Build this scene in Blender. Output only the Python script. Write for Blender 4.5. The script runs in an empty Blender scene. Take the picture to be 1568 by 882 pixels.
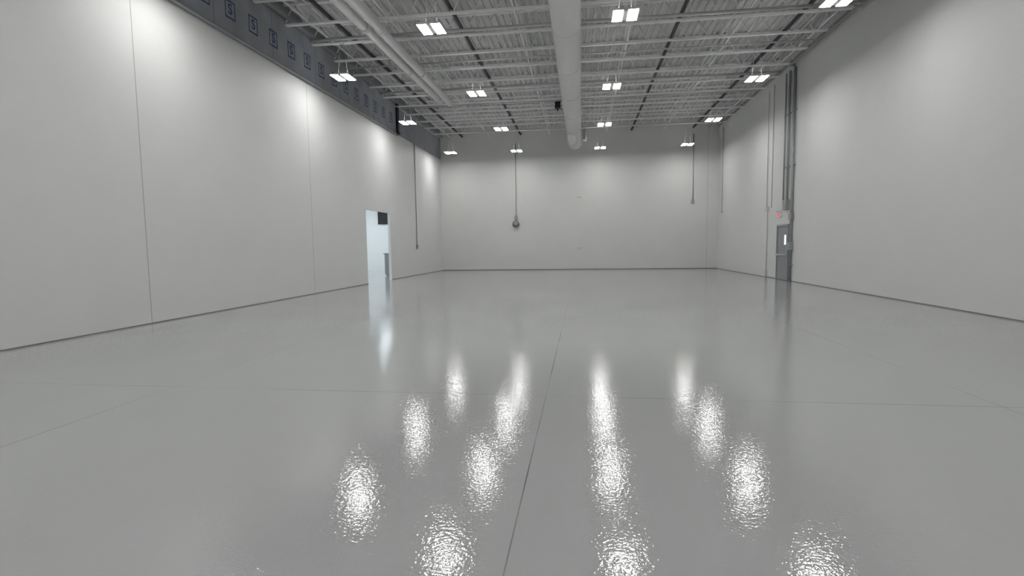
import bpy, bmesh, math
from mathutils import Vector, Matrix
C=bpy.context.collection
XL,XR,YB,YF,ZC=-8.8,7.95,32.4,-12.0,8.85

# ---------------- materials ----------------
def mat(name,col,rough=.6,metal=0,spec=.5,noise=0,nscale=3,bump=0,bscale=40):
    m=bpy.data.materials.new(name); m.use_nodes=True
    nt=m.node_tree; b=nt.nodes["Principled BSDF"]
    b.inputs["Base Color"].default_value=(*col,1); b.inputs["Roughness"].default_value=rough
    b.inputs["Metallic"].default_value=metal; b.inputs["Specular IOR Level"].default_value=spec
    geo=nt.nodes.new("ShaderNodeNewGeometry")
    if noise:
        n=nt.nodes.new("ShaderNodeTexNoise"); n.inputs["Scale"].default_value=nscale; n.inputs["Detail"].default_value=5
        nt.links.new(geo.outputs["Position"],n.inputs["Vector"])
        r=nt.nodes.new("ShaderNodeMapRange"); r.inputs[1].default_value=.3; r.inputs[2].default_value=.7
        r.inputs[3].default_value=1-noise; r.inputs[4].default_value=1+noise
        nt.links.new(n.outputs["Fac"],r.inputs[0])
        v=nt.nodes.new("ShaderNodeVectorMath"); v.operation='SCALE'; v.inputs[0].default_value=col
        nt.links.new(r.outputs[0],v.inputs["Scale"]); nt.links.new(v.outputs[0],b.inputs["Base Color"])
    if bump:
        n=nt.nodes.new("ShaderNodeTexNoise"); n.inputs["Scale"].default_value=bscale; n.inputs["Detail"].default_value=3
        nt.links.new(geo.outputs["Position"],n.inputs["Vector"])
        bp=nt.nodes.new("ShaderNodeBump"); bp.inputs["Strength"].default_value=bump; bp.inputs["Distance"].default_value=.01
        nt.links.new(n.outputs["Fac"],bp.inputs["Height"]); nt.links.new(bp.outputs[0],b.inputs["Normal"])
    return m
def emis(name,col,s):
    m=bpy.data.materials.new(name); m.use_nodes=True; nt=m.node_tree
    b=nt.nodes["Principled BSDF"]; b.inputs["Base Color"].default_value=(*col,1)
    b.inputs["Emission Color"].default_value=(*col,1); b.inputs["Emission Strength"].default_value=s
    return m
def lines(m,axis,positions,width,dark,broken=0.0):
    """procedural joint lines at world coordinates along an axis"""
    nt=m.node_tree; b=nt.nodes["Principled BSDF"]
    geo=nt.nodes.new("ShaderNodeNewGeometry"); sx=nt.nodes.new("ShaderNodeSeparateXYZ")
    nt.links.new(geo.outputs["Position"],sx.inputs[0])
    src=sx.outputs[axis]
    if broken:
        nn=nt.nodes.new("ShaderNodeTexNoise"); nn.inputs["Scale"].default_value=.55; nn.inputs["Detail"].default_value=2
        nt.links.new(geo.outputs["Position"],nn.inputs["Vector"])
        br=nt.nodes.new("ShaderNodeMapRange"); br.inputs[1].default_value=.4; br.inputs[2].default_value=.6
        br.inputs[3].default_value=1-broken; br.inputs[4].default_value=1
        nt.links.new(nn.outputs["Fac"],br.inputs[0])
    acc=None
    for p in positions:
        c=nt.nodes.new("ShaderNodeMath"); c.operation='COMPARE'; c.inputs[1].default_value=p; c.inputs[2].default_value=width/2
        nt.links.new(src,c.inputs[0])
        if acc is None: acc=c.outputs[0]
        else:
            a=nt.nodes.new("ShaderNodeMath"); a.operation='MAXIMUM'
            nt.links.new(acc,a.inputs[0]); nt.links.new(c.outputs[0],a.inputs[1]); acc=a.outputs[0]
    if broken:
        a=nt.nodes.new("ShaderNodeMath"); a.operation='MULTIPLY'
        nt.links.new(acc,a.inputs[0]); nt.links.new(br.outputs[0],a.inputs[1]); acc=a.outputs[0]
    mx=nt.nodes.new("ShaderNodeMix"); mx.data_type='RGBA'
    nt.links.new(acc,mx.inputs[0])
    inp=b.inputs["Base Color"]
    if inp.is_linked: nt.links.new(inp.links[0].from_socket,mx.inputs[6])
    else: mx.inputs[6].default_value=inp.default_value
    mx.inputs[7].default_value=(*dark,1)
    nt.links.new(mx.outputs[2],inp)

WC=(.68,.685,.675)
M_wall=mat("painted_wall",WC,.55,noise=.015,nscale=.8,bump=.05,bscale=60)
M_wl=mat("painted_wall_left",WC,.55,noise=.015,nscale=.8,bump=.05,bscale=60)
lines(M_wl,1,[-4.0,2.9,9.62,16.3],.022,(.40,.40,.39))
M_wb=mat("painted_wall_back",(.66,.665,.65),.55,noise=.02,nscale=.7,bump=.05,bscale=60)
lines(M_wb,0,[7.35],.025,(.48,.48,.46))
M_floor=mat("epoxy_floor",(.38,.384,.382),.05,spec=.5,noise=.012,nscale=.5)
def floor_bump(m):
    nt=m.node_tree; b=nt.nodes["Principled BSDF"]; geo=nt.nodes.new("ShaderNodeNewGeometry")
    prev=None
    for sc,st,di in ((2.2,.2,.004),(46,1,.00118)):
        n=nt.nodes.new("ShaderNodeTexNoise"); n.inputs["Scale"].default_value=sc; n.inputs["Detail"].default_value=1.6
        nt.links.new(geo.outputs["Position"],n.inputs["Vector"])
        bp=nt.nodes.new("ShaderNodeBump"); bp.inputs["Strength"].default_value=st; bp.inputs["Distance"].default_value=di
        nt.links.new(n.outputs["Fac"],bp.inputs["Height"])
        if prev: nt.links.new(prev.outputs[0],bp.inputs["Normal"])
        prev=bp
    nt.links.new(prev.outputs[0],b.inputs["Normal"])
floor_bump(M_floor)
lines(M_floor,0,[-.36],.009,(.12,.12,.12),.85)
lines(M_floor,0,[-4.46,3.74],.008,(.2,.2,.2),.8)
lines(M_floor,1,[5.12,-3,13.2],.010,(.2,.2,.2),.8)
M_deck=mat("roof_deck",(.60,.605,.60),.6,noise=.08,nscale=2)
M_joist=mat("joist_paint",(.88,.885,.88),.5,noise=.05,nscale=4)
M_black=mat("black_strap",(.012,.012,.014),.5)
M_grey=mat("galvanised",(.34,.35,.36),.4,metal=.3,noise=.08,nscale=6)
M_cond=mat("conduit_grey",(.55,.555,.55),.4,metal=.2)
M_duct=mat("duct_white",(.80,.805,.80),.45,noise=.02,nscale=3)
M_dark=mat("gap_shade",(.20,.20,.20),.8)  # flat dark grey painted in for the shadow line at the wall foot
M_band=mat("insulation_board",(.29,.305,.335),.55,noise=.14,nscale=1.6)
lines(M_band,1,[-10+2.44*i for i in range(18)],.02,(.12,.125,.14))
M_navy=mat("navy_print",(.04,.06,.16),.6)
M_house=mat("fixture_housing",(.7,.7,.7),.4)
M_led=emis("led_panel",(1,.995,.985),62)
M_fill=emis("ceiling_fill_glow",(1,.995,.985),15)  # added glow on the housing tops, lifts the ceiling brightness
M_cool=emis("troffer_panel",(.84,.93,1),34)
M_red=emis("exit_red",(.9,.05,.03),.7)
M_doorg=mat("door_grey",(.27,.28,.29),.4)
M_glass=emis("door_lite_daylight",(.85,.93,1),1.0)
M_plate=mat("cover_plate",(.56,.56,.54),.5)
M_white=mat("white_paint",(.8,.81,.8),.6)

# ---------------- mesh helpers ----------------
def box(bm,a,b,mi=0):
    x0,y0,z0=a; x1,y1,z1=b
    v=[bm.verts.new(p) for p in ((x0,y0,z0),(x1,y0,z0),(x1,y1,z0),(x0,y1,z0),(x0,y0,z1),(x1,y0,z1),(x1,y1,z1),(x0,y1,z1))]
    for f in ((0,3,2,1),(4,5,6,7),(0,1,5,4),(1,2,6,5),(2,3,7,6),(3,0,4,7)):
        bm.faces.new([v[i] for i in f]).material_index=mi
def cyl(bm,p,q,r,n=12,mi=0,r2=None,cap=True):
    p=Vector(p);q=Vector(q); d=(q-p).normalized(); u=d.orthogonal().normalized(); w=d.cross(u)
    r2=r if r2 is None else r2
    A=[];B=[]
    for i in range(n):
        a=2*math.pi*i/n; o=u*math.cos(a)+w*math.sin(a)
        A.append(bm.verts.new(p+o*r)); B.append(bm.verts.new(q+o*r2))
    for i in range(n):
        f=bm.faces.new((A[i],A[(i+1)%n],B[(i+1)%n],B[i])); f.smooth=True; f.material_index=mi
    if cap:
        bm.faces.new(A[::-1]).material_index=mi; bm.faces.new(B).material_index=mi
def obj(name,bm,mats,parent=None,loc=None,bevel=0):
    me=bpy.data.meshes.new(name); bmesh.ops.recalc_face_normals(bm,faces=bm.faces); bm.to_mesh(me); bm.free()
    for m in mats: me.materials.append(m)
    o=bpy.data.objects.new(name,me); C.objects.link(o)
    if parent: o.parent=parent
    if loc: o.location=loc
    if bevel:
        md=o.modifiers.new("b","BEVEL"); md.width=bevel; md.segments=2; md.limit_method='ANGLE'
    return o
def empty(name,loc=(0,0,0)):
    e=bpy.data.objects.new(name,None); C.objects.link(e); e.location=loc; return e

# ---------------- shell ----------------
bm=bmesh.new(); box(bm,(-22,YF-.3,-.2),(XR+.3,YB+.3,0)); obj("floor",bm,[M_floor])
OY0,OY1,OZ=20.68,23.41,3.08
T=.12
bm=bmesh.new()
box(bm,(XL-T,YF,0),(XL,OY0,ZC)); box(bm,(XL-T,OY1,0),(XL,YB,ZC)); box(bm,(XL-T,OY0,OZ),(XL,OY1,ZC))
obj("wall_left",bm,[M_wl])
bm=bmesh.new(); box(bm,(XR,YF,0),(XR+T,YB,ZC)); obj("wall_right",bm,[M_wall])
bm=bmesh.new(); box(bm,(XL-T,YB,0),(XR+T,YB+T,ZC)); obj("wall_back",bm,[M_wb])
bm=bmesh.new(); box(bm,(XL-T,YF-T,0),(XR+T,YF,ZC)); obj("wall_front",bm,[M_wall])
# corrugated deck
bm=bmesh.new()
pts=[];x=XL
while x<XR:
    pts+=[(x,0),(x+.10,0),(x+.125,.06),(x+.205,.06)]; x+=.23
pts=[(min(a,XR),b) for a,b in pts]+[(XR,0)]
prev=None
for a,b in pts:
    v0=bm.verts.new((a,YF,ZC-.07+b)); v1=bm.verts.new((a,YB,ZC-.07+b))
    if prev and a>prev[2]+1e-5: bm.faces.new((prev[0],prev[1],v1,v0))
    prev=(v0,v1,a)
box(bm,(XL-T,YF-T,ZC),(XR+T,YB+T,ZC+.15))
obj("ceiling",bm,[M_deck])
for n,a,b in (("gap_shade_left",(XL,YF,.0),(XL+.012,OY0,.02)),("gap_shade_left.001",(XL,OY1,.0),(XL+.012,YB,.02)),
              ("gap_shade_right",(XR-.012,YF,.0),(XR,21.3,.02)),("gap_shade_right.001",(XR-.012,22.95,.0),(XR,YB,.02)),
              ("gap_shade_back",(XL+.02,YB-.012,0),(XR-.02,YB,.035))):
    bm=bmesh.new(); box(bm,a,b); obj(n,bm,[M_dark])  # thin dark strips standing in for the shadow gap under the walls

# ---------------- roof structure ----------------
JZ=8.12  # bottom chord
jp=empty("roof_joists")
bm=bmesh.new(); x0,x1=XL+.02,XR-.02
for s in (-1,1):
    box(bm,(x0,s*.035-.022,JZ),(x1,s*.035+.022,JZ+.05))
    box(bm,(x0,s*.035-.025,ZC-.14),(x1,s*.035+.025,ZC-.075))
n=26; dx=(x1-x0)/n
for i in range(n):
    a=(x0+i*dx,0,JZ+.03); b=(x0+(i+.5)*dx,0,ZC-.1); c=(x0+(i+1)*dx,0,JZ+.03)
    cyl(bm,a,b,.016,6); cyl(bm,b,c,.016,6)
j0=obj("joist",bm,[M_joist],jp); jm=j0.data
ys=[-11.2+1.55*i for i in range(28)]
j0.location.y=ys[0]
for y in ys[1:]:
    o=bpy.data.objects.new("joist",jm); C.objects.link(o); o.parent=jp; o.location.y=y
bm=bmesh.new()
for x in (-8.0,-5.6,-1.9,1.5,4.8,7.4):
    box(bm,(x-.02,YF+.02,JZ+.06),(x+.02,YB-.02,JZ+.09)); box(bm,(x-.02,YF+.02,ZC-.18),(x+.02,YB-.02,ZC-.15))
    for y in ys[:-1]:
        cyl(bm,(x,y,JZ+.08),(x,y+1.55,ZC-.16),.012,5); cyl(bm,(x,y+1.55,JZ+.08),(x,y,ZC-.16),.012,5)
obj("joist_bridging",bm,[M_joist],jp)
bm=bmesh.new()
for x in (-7.35,-3.7,-.25,2.95,6.5):
    cyl(bm,(x,YF+.02,JZ+.17),(x,YB-.02,JZ+.17),.06,8)
obj("black_sprinkler_lines",bm,[M_black])
bm=bmesh.new()
for y in (-4,1.6,7.3,13.2,18.8,24.5,30.2):
    cyl(bm,(XL+.3,y,JZ-.05),(XR-.35,y,JZ-.05),.03,8)
for y in (10.3,16.1,21.9):
    cyl(bm,(XL+.3,y,JZ-.08),(XR-.35,y,JZ-.08),.05,10)
obj("overhead_conduits",bm,[M_cond])
bm=bmesh.new(); box(bm,(-1.2,24.36,7.72),(-.95,24.64,8.0)); box(bm,(-1.17,24.33,7.75),(-.98,24.36,7.97)); cyl(bm,(-1.08,24.5,8.0),(-1.08,24.5,8.04),.04,10); cyl(bm,(-1.08,24.5,7.72),(-1.08,24.5,7.6),.03,10)
obj("hanging_control_box",bm,[M_black],bevel=.008)

# ---------------- left insulation band ----------------
bm=bmesh.new()
box(bm,(XL+.002,YF+.02,6.85),(XL+.07,24.38,8.28)); box(bm,(XL+.002,24.64,6.95),(XL+.04,YB-.02,8.2))
obj("insulation_board_band",bm,[M_band])
bm=bmesh.new()
cyl(bm,(XL+.12,YF+.02,6.85),(XL+.12,24.3,6.85),.03,8)
obj("band_edge_pipe",bm,[M_grey])
bm=bmesh.new()
box(bm,(XL+.002,YF+.02,8.3),(XL+.25,YB-.02,8.36)); box(bm,(XL+.002,YF+.02,8.36),(XL+.03,YB-.02,8.75))
obj("ledger_channel",bm,[M_grey])
bm=bmesh.new(); box(bm,(XL+.002,24.4,6.9),(XL+.16,24.62,8.28)); box(bm,(XL+.002,24.39,6.86),(XL+.2,24.63,6.98)); obj("black_bracket",bm,[M_black],bevel=.01)
tc=bpy.data.curves.new("txt","FONT"); tc.body="S"; tc.size=.36; tc.align_x='CENTER'; tc.align_y='CENTER'; tc.extrude=.002; tc.offset=.006
to=bpy.data.objects.new("txt",tc); C.objects.link(to); bpy.context.view_layer.update()
tm=bpy.data.meshes.new_from_object(to.evaluated_get(bpy.context.evaluated_depsgraph_get())); bpy.data.objects.remove(to)
bm=bmesh.new(); y=13.51-.93*22
R=Matrix.Rotation(math.pi/2,4,'Z')@Matrix.Rotation(math.pi/2,4,'X')
while y<24:
    t=bmesh.new(); t.from_mesh(tm); t.transform(Matrix.Translation((XL+.075,y,7.5))@R)
    me=bpy.data.meshes.new("x"); t.to_mesh(me); t.free(); bm.from_mesh(me)
    X=XL+.0705
    for a,b in (((X,y-.19,7.27),(X+.003,y+.19,7.31)),((X,y-.19,7.68),(X+.003,y+.19,7.72)),((X,y-.19,7.27),(X+.003,y-.16,7.72)),((X,y+.16,7.27),(X+.003,y+.19,7.72))):
        box(bm,a,b)
    y+=.93
obj("printed_board_marks",bm,[M_navy])

# ---------------- duct ----------------
dp=empty("round_air_duct")
bm=bmesh.new(); dz=7.36; dxx=-.40
cyl(bm,(dxx,YF+.05,dz),(dxx,30.2,dz),.385,40)
obj("duct_body",bm,[M_duct],dp)
bm=bmesh.new()
y=-10
while y<30:
    cyl(bm,(dxx,y,dz),(dxx,y+.05,dz),.392,40); y+=3.05
cyl(bm,(dxx,30.1,dz),(dxx,30.35,dz),.46,40)
obj("duct_seams",bm,[M_duct],dp)
bm=bmesh.new(); y=-9.6
while y<30:
    cyl(bm,(dxx,y,dz+.37),(dxx,y,JZ-.005),.012,6); y+=3.1
cyl(bm,(dxx+.6,30.4,7.3),(dxx+.6,30.4,JZ-.1),.09,12)
cyl(bm,(dxx+.6,30.25,7.4),(dxx+.1,30.25,7.4),.09,12)
obj("duct_hangers",bm,[M_cond],dp)

pp=empty("twin_white_pipes")
bm=bmesh.new()
for xa,xb,ye in ((-6.34,-6.02,22.3),(-5.86,-5.66,22.6)):
    cyl(bm,(xa,YF+.1,7.72),(xb,ye,7.72),.125,20)
    L=ye-YF
    for t in [i/9 for i in range(1,10)]:
        y=YF+L*t; x=xa+(xb-xa)*t
        cyl(bm,(x,y-.09,7.72),(x,y+.09,7.72),.15,20)
obj("pipes",bm,[M_duct],pp)
bm=bmesh.new()
for y in [-9.64+3.1*i for i in range(11)]:
    if y<22: 
        box(bm,(-6.5,y,7.86),(-5.5,y+.05,7.90)); cyl(bm,(-6.45,y,7.88),(-6.45,y,JZ+.02),.01,5); cyl(bm,(-5.55,y,7.88),(-5.55,y,JZ+.02),.01,5)
obj("pipe_hangers",bm,[M_cond],pp)

# ---------------- high bay lights ----------------
hb=bmesh.new()
for s in (-1,1):
    box(hb,(s*.175-.125,-.32,.0),(s*.175+.125,.32,.035),0)
    box(hb,(s*.175-.115,-.31,-.004),(s*.175+.115,.31,.002),1)
    box(hb,(s*.22-.04,-.25,.036),(s*.22+.04,.25,.042),2)  # glowing top strip, added to brighten the ceiling from below
box(hb,(-.05,-.25,.0),(.05,.25,.08),0)
box(hb,(-.3,-.30,.03),(.3,-.27,.05),0); box(hb,(-.3,.27,.03),(.3,.3,.05),0)
for x in (-.16,.16): cyl(hb,(x,0,.04),(x*.3,0,JZ-6.9-.09),.006,5,0)
hm=None
def light(x,y):
    global hm,hb
    if hm is None:
        o=obj("high_bay_light",hb,[M_house,M_led,M_fill]); hm=o.data
    else:
        o=bpy.data.objects.new("high_bay_light",hm); C.objects.link(o)
    o.location=(x,y,6.9)
for y in (-8.8,-2.5,3.8,10.0,16.23,22.45,29.96): light(-7.5,y)
for x in (-3.69,1.03,5.75):
    for y in (-9.6,-3.9,1.7,7.4,13.1,18.72,24.45,30.18): light(x,y)

# ---------------- right wall pipes, door, exit sign ----------------
dr=empty("door_1",(XR,22.12,0))
def dbox(name,a,b,m,bev=.004):
    bm=bmesh.new(); box(bm,a,b); return obj(name,bm,[m],dr,bevel=bev)
bm=bmesh.new()
box(bm,(-.06,-.62,0),(0,-.54,2.2)); box(bm,(-.06,.54,0),(0,.62,2.2)); box(bm,(-.06,-.54,2.12),(0,.54,2.2)); obj("frame",bm,[M_doorg],dr,bevel=.004)
dbox("leaf",(-.035,-.53,.01),(-.002,.53,2.11),M_doorg)
dbox("lite",(-.04,-.36,1.4),(-.034,-.2,1.78),M_glass,0)
bm=bmesh.new(); box(bm,(-.10,-.45,.98),(-.06,.45,1.03)); box(bm,(-.07,-.5,.95),(-.03,-.42,1.06)); box(bm,(-.07,.42,.95),(-.03,.5,1.06)); obj("panic_bar",bm,[M_cond],dr,bevel=.004)
ex=empty("exit_sign",(XR-.03,22.55,2.6))
bm=bmesh.new(); box(bm,(-.03,-.15,-.1),(.029,.15,.1)); obj("housing",bm,[M_white],ex,bevel=.006)
bm=bmesh.new(); box(bm,(-.035,-.11,-.05),(-.03,.11,.05)); obj("legend",bm,[M_red],ex)
bm=bmesh.new(); cyl(bm,(0,-.1,.1),(-.04,-.1,.2),.05,14); cyl(bm,(0,.1,.1),(-.04,.1,.2),.05,14); obj("emergency_heads",bm,[M_white],ex)
cp=empty("conduit_risers")
bm=bmesh.new()
X=XR-.06
cyl(bm,(X,21.25,0),(X,21.25,8.0),.05,12)
cyl(bm,(X,21.72,2.75),(X,21.72,8.0),.04,12)
cyl(bm,(X,22.1,3.0),(X,22.1,8.0),.03,12)
for z in (.6,2.4,4.4,6.4): box(bm,(X-.02,21.1,z),(XR-.002,21.4,z+.04))
for z in (4.4,6.4): box(bm,(X-.02,21.6,z),(XR-.002,22.2,z+.03))
obj("risers",bm,[M_grey],cp)
bm=bmesh.new()
box(bm,(XR-.14,21.6,2.75),(XR-.002,21.95,3.15)); box(bm,(XR-.12,21.12,2.35),(XR-.002,21.38,2.6)); box(bm,(XR-.16,21.12,1.2),(XR-.002,21.36,1.5))
obj("junction_boxes",bm,[M_grey],cp,bevel=.01)
bm=bmesh.new()
X=XR-.03
cyl(bm,(X,23.47,2.95),(X,23.47,8.0),.016,8); cyl(bm,(X,23.95,0),(X,23.95,2.95),.02,8); cyl(bm,(X,24.05,2.9),(X,24.05,7.9),.014,8)
cyl(bm,(X,31.4,3.3),(X,31.4,8.0),.026,8); box(bm,(X-.03,31.3,3.2),(XR-.002,31.5,3.36))
box(bm,(X-.04,23.85,2.85),(XR-.002,24.12,3.02)); box(bm,(X-.04,23.85,0.1),(XR-.002,24.05,.3))
obj("thin_conduit",bm,[M_cond],cp)
bm=bmesh.new()
box(bm,(XR-.10,YF+.02,8.25),(XR-.002,YB-.02,8.33)); cyl(bm,(XR-.25,YF+.02,8.06),(XR-.25,21.25,8.06),.05,12); cyl(bm,(XR-.25,21.25,8.06),(XR-.06,21.25,8.06),.05,12)
obj("ledger_angle",bm,[M_grey])

# ---------------- back wall things ----------------
fx=empty("alarm_bell",(-4.05,YB-.002,2.85))
bm=bmesh.new(); box(bm,(-.14,-.1,-.14),(.14,0,.14)); obj("back_box",bm,[M_grey],fx,bevel=.01)
bm=bmesh.new(); cyl(bm,(0,-.10,0),(0,-.14,0),.22,32,0,.2); cyl(bm,(0,-.14,0),(0,-.19,0),.2,32,0,.08); cyl(bm,(0,-.19,0),(0,-.21,0),.03,12); obj("gong",bm,[M_doorg],fx)
bm=bmesh.new(); box(bm,(-.09,-.08,.32),(.09,0,.5)); cyl(bm,(.02,-.03,.14),(.02,-.03,4.9),.022,8); obj("conduit_drop",bm,[M_grey],fx)
bm=bmesh.new(); cyl(bm,(6.52,YB-.035,4.0),(6.52,YB-.035,7.9),.028,8); box(bm,(6.44,YB-.07,3.86),(6.6,YB-.002,4.05)); obj("conduit_drop",bm,[M_grey])
for z in (4.39,1.30):
    bm=bmesh.new(); box(bm,(-.42,YB-.02,z-.11),(.12,YB-.001,z+.11),0); box(bm,(-.30,YB-.03,z-.05),(0,YB-.02,z+.05),1); obj("cover_plate",bm,[M_wb,M_plate],bevel=.006)
bm=bmesh.new(); cyl(bm,(XL+.03,27.24,1.6),(XL+.03,27.24,6.93),.022,8); box(bm,(XL+.002,27.14,1.42),(XL+.08,27.34,1.64)); obj("conduit_drop",bm,[M_grey])

# ---------------- adjoining room ----------------
bm=bmesh.new()
box(bm,(-22,YB,0),(XL-T,YB+T,4.5)); obj("wall_side_room_back",bm,[M_white])
bm=bmesh.new(); box(bm,(-22.2,12,0),(-22,YB,4.5)); obj("wall_side_room_left",bm,[M_white])
bm=bmesh.new(); box(bm,(-22,11.8,0),(XL-T,12,4.5)); obj("wall_side_room_front",bm,[M_white])
bm=bmesh.new(); box(bm,(-22.2,11.8,4.5),(XL-T,YB+T,4.65)); obj("ceiling_side_room",bm,[M_white])
for x in (-19,-15,-11.5):
    for y in (15,20,25,30):
        bm=bmesh.new(); box(bm,(-.62,-.32,0),(.62,.32,.055),0); box(bm,(-.58,-.28,-.005),(.58,.28,.0),1)
        obj("troffer_light",bm,[M_house,M_cool],None,(x,y,4.44))
bm=bmesh.new(); box(bm,(-12.95,YB-.12,3.0),(-11.3,YB-.002,4.0)); box(bm,(-12.9,YB-.13,3.05),(-11.35,YB-.12,3.95)); obj("television_screen",bm,[M_black],bevel=.01)
bm=bmesh.new(); box(bm,(-10.45,26.8,.05),(-9.75,27.3,1.15)); box(bm,(-10.5,26.75,1.15),(-9.7,27.35,1.2)); box(bm,(-10.4,26.78,.6),(-9.8,26.8,1.1)); box(bm,(-10.4,26.85,0),(-9.8,27.25,.05)); obj("grey_cabinet",bm,[M_doorg],bevel=.008)

# ---------------- world / camera ----------------
w=bpy.data.worlds.new("w"); bpy.context.scene.world=w; w.use_nodes=True
w.node_tree.nodes["Background"].inputs[0].default_value=(.5,.5,.5,1); w.node_tree.nodes["Background"].inputs[1].default_value=.1
cam=bpy.data.cameras.new("camera"); cam.lens=36*800/1568; cam.sensor_width=36; cam.clip_end=200
co=bpy.data.objects.new("camera",cam); C.objects.link(co)
Yv=Vector((107,66,-800)).normalized(); up=Vector((-141,11960,800)).normalized(); up=(up-Yv*up.dot(Yv)).normalized(); Xv=Yv.cross(up)
co.matrix_world=Matrix.Translation((0,0,1.5))@Matrix((Xv,Yv,up)).to_4x4()
s=bpy.context.scene; s.camera=co
s.view_settings.view_transform='Standard'
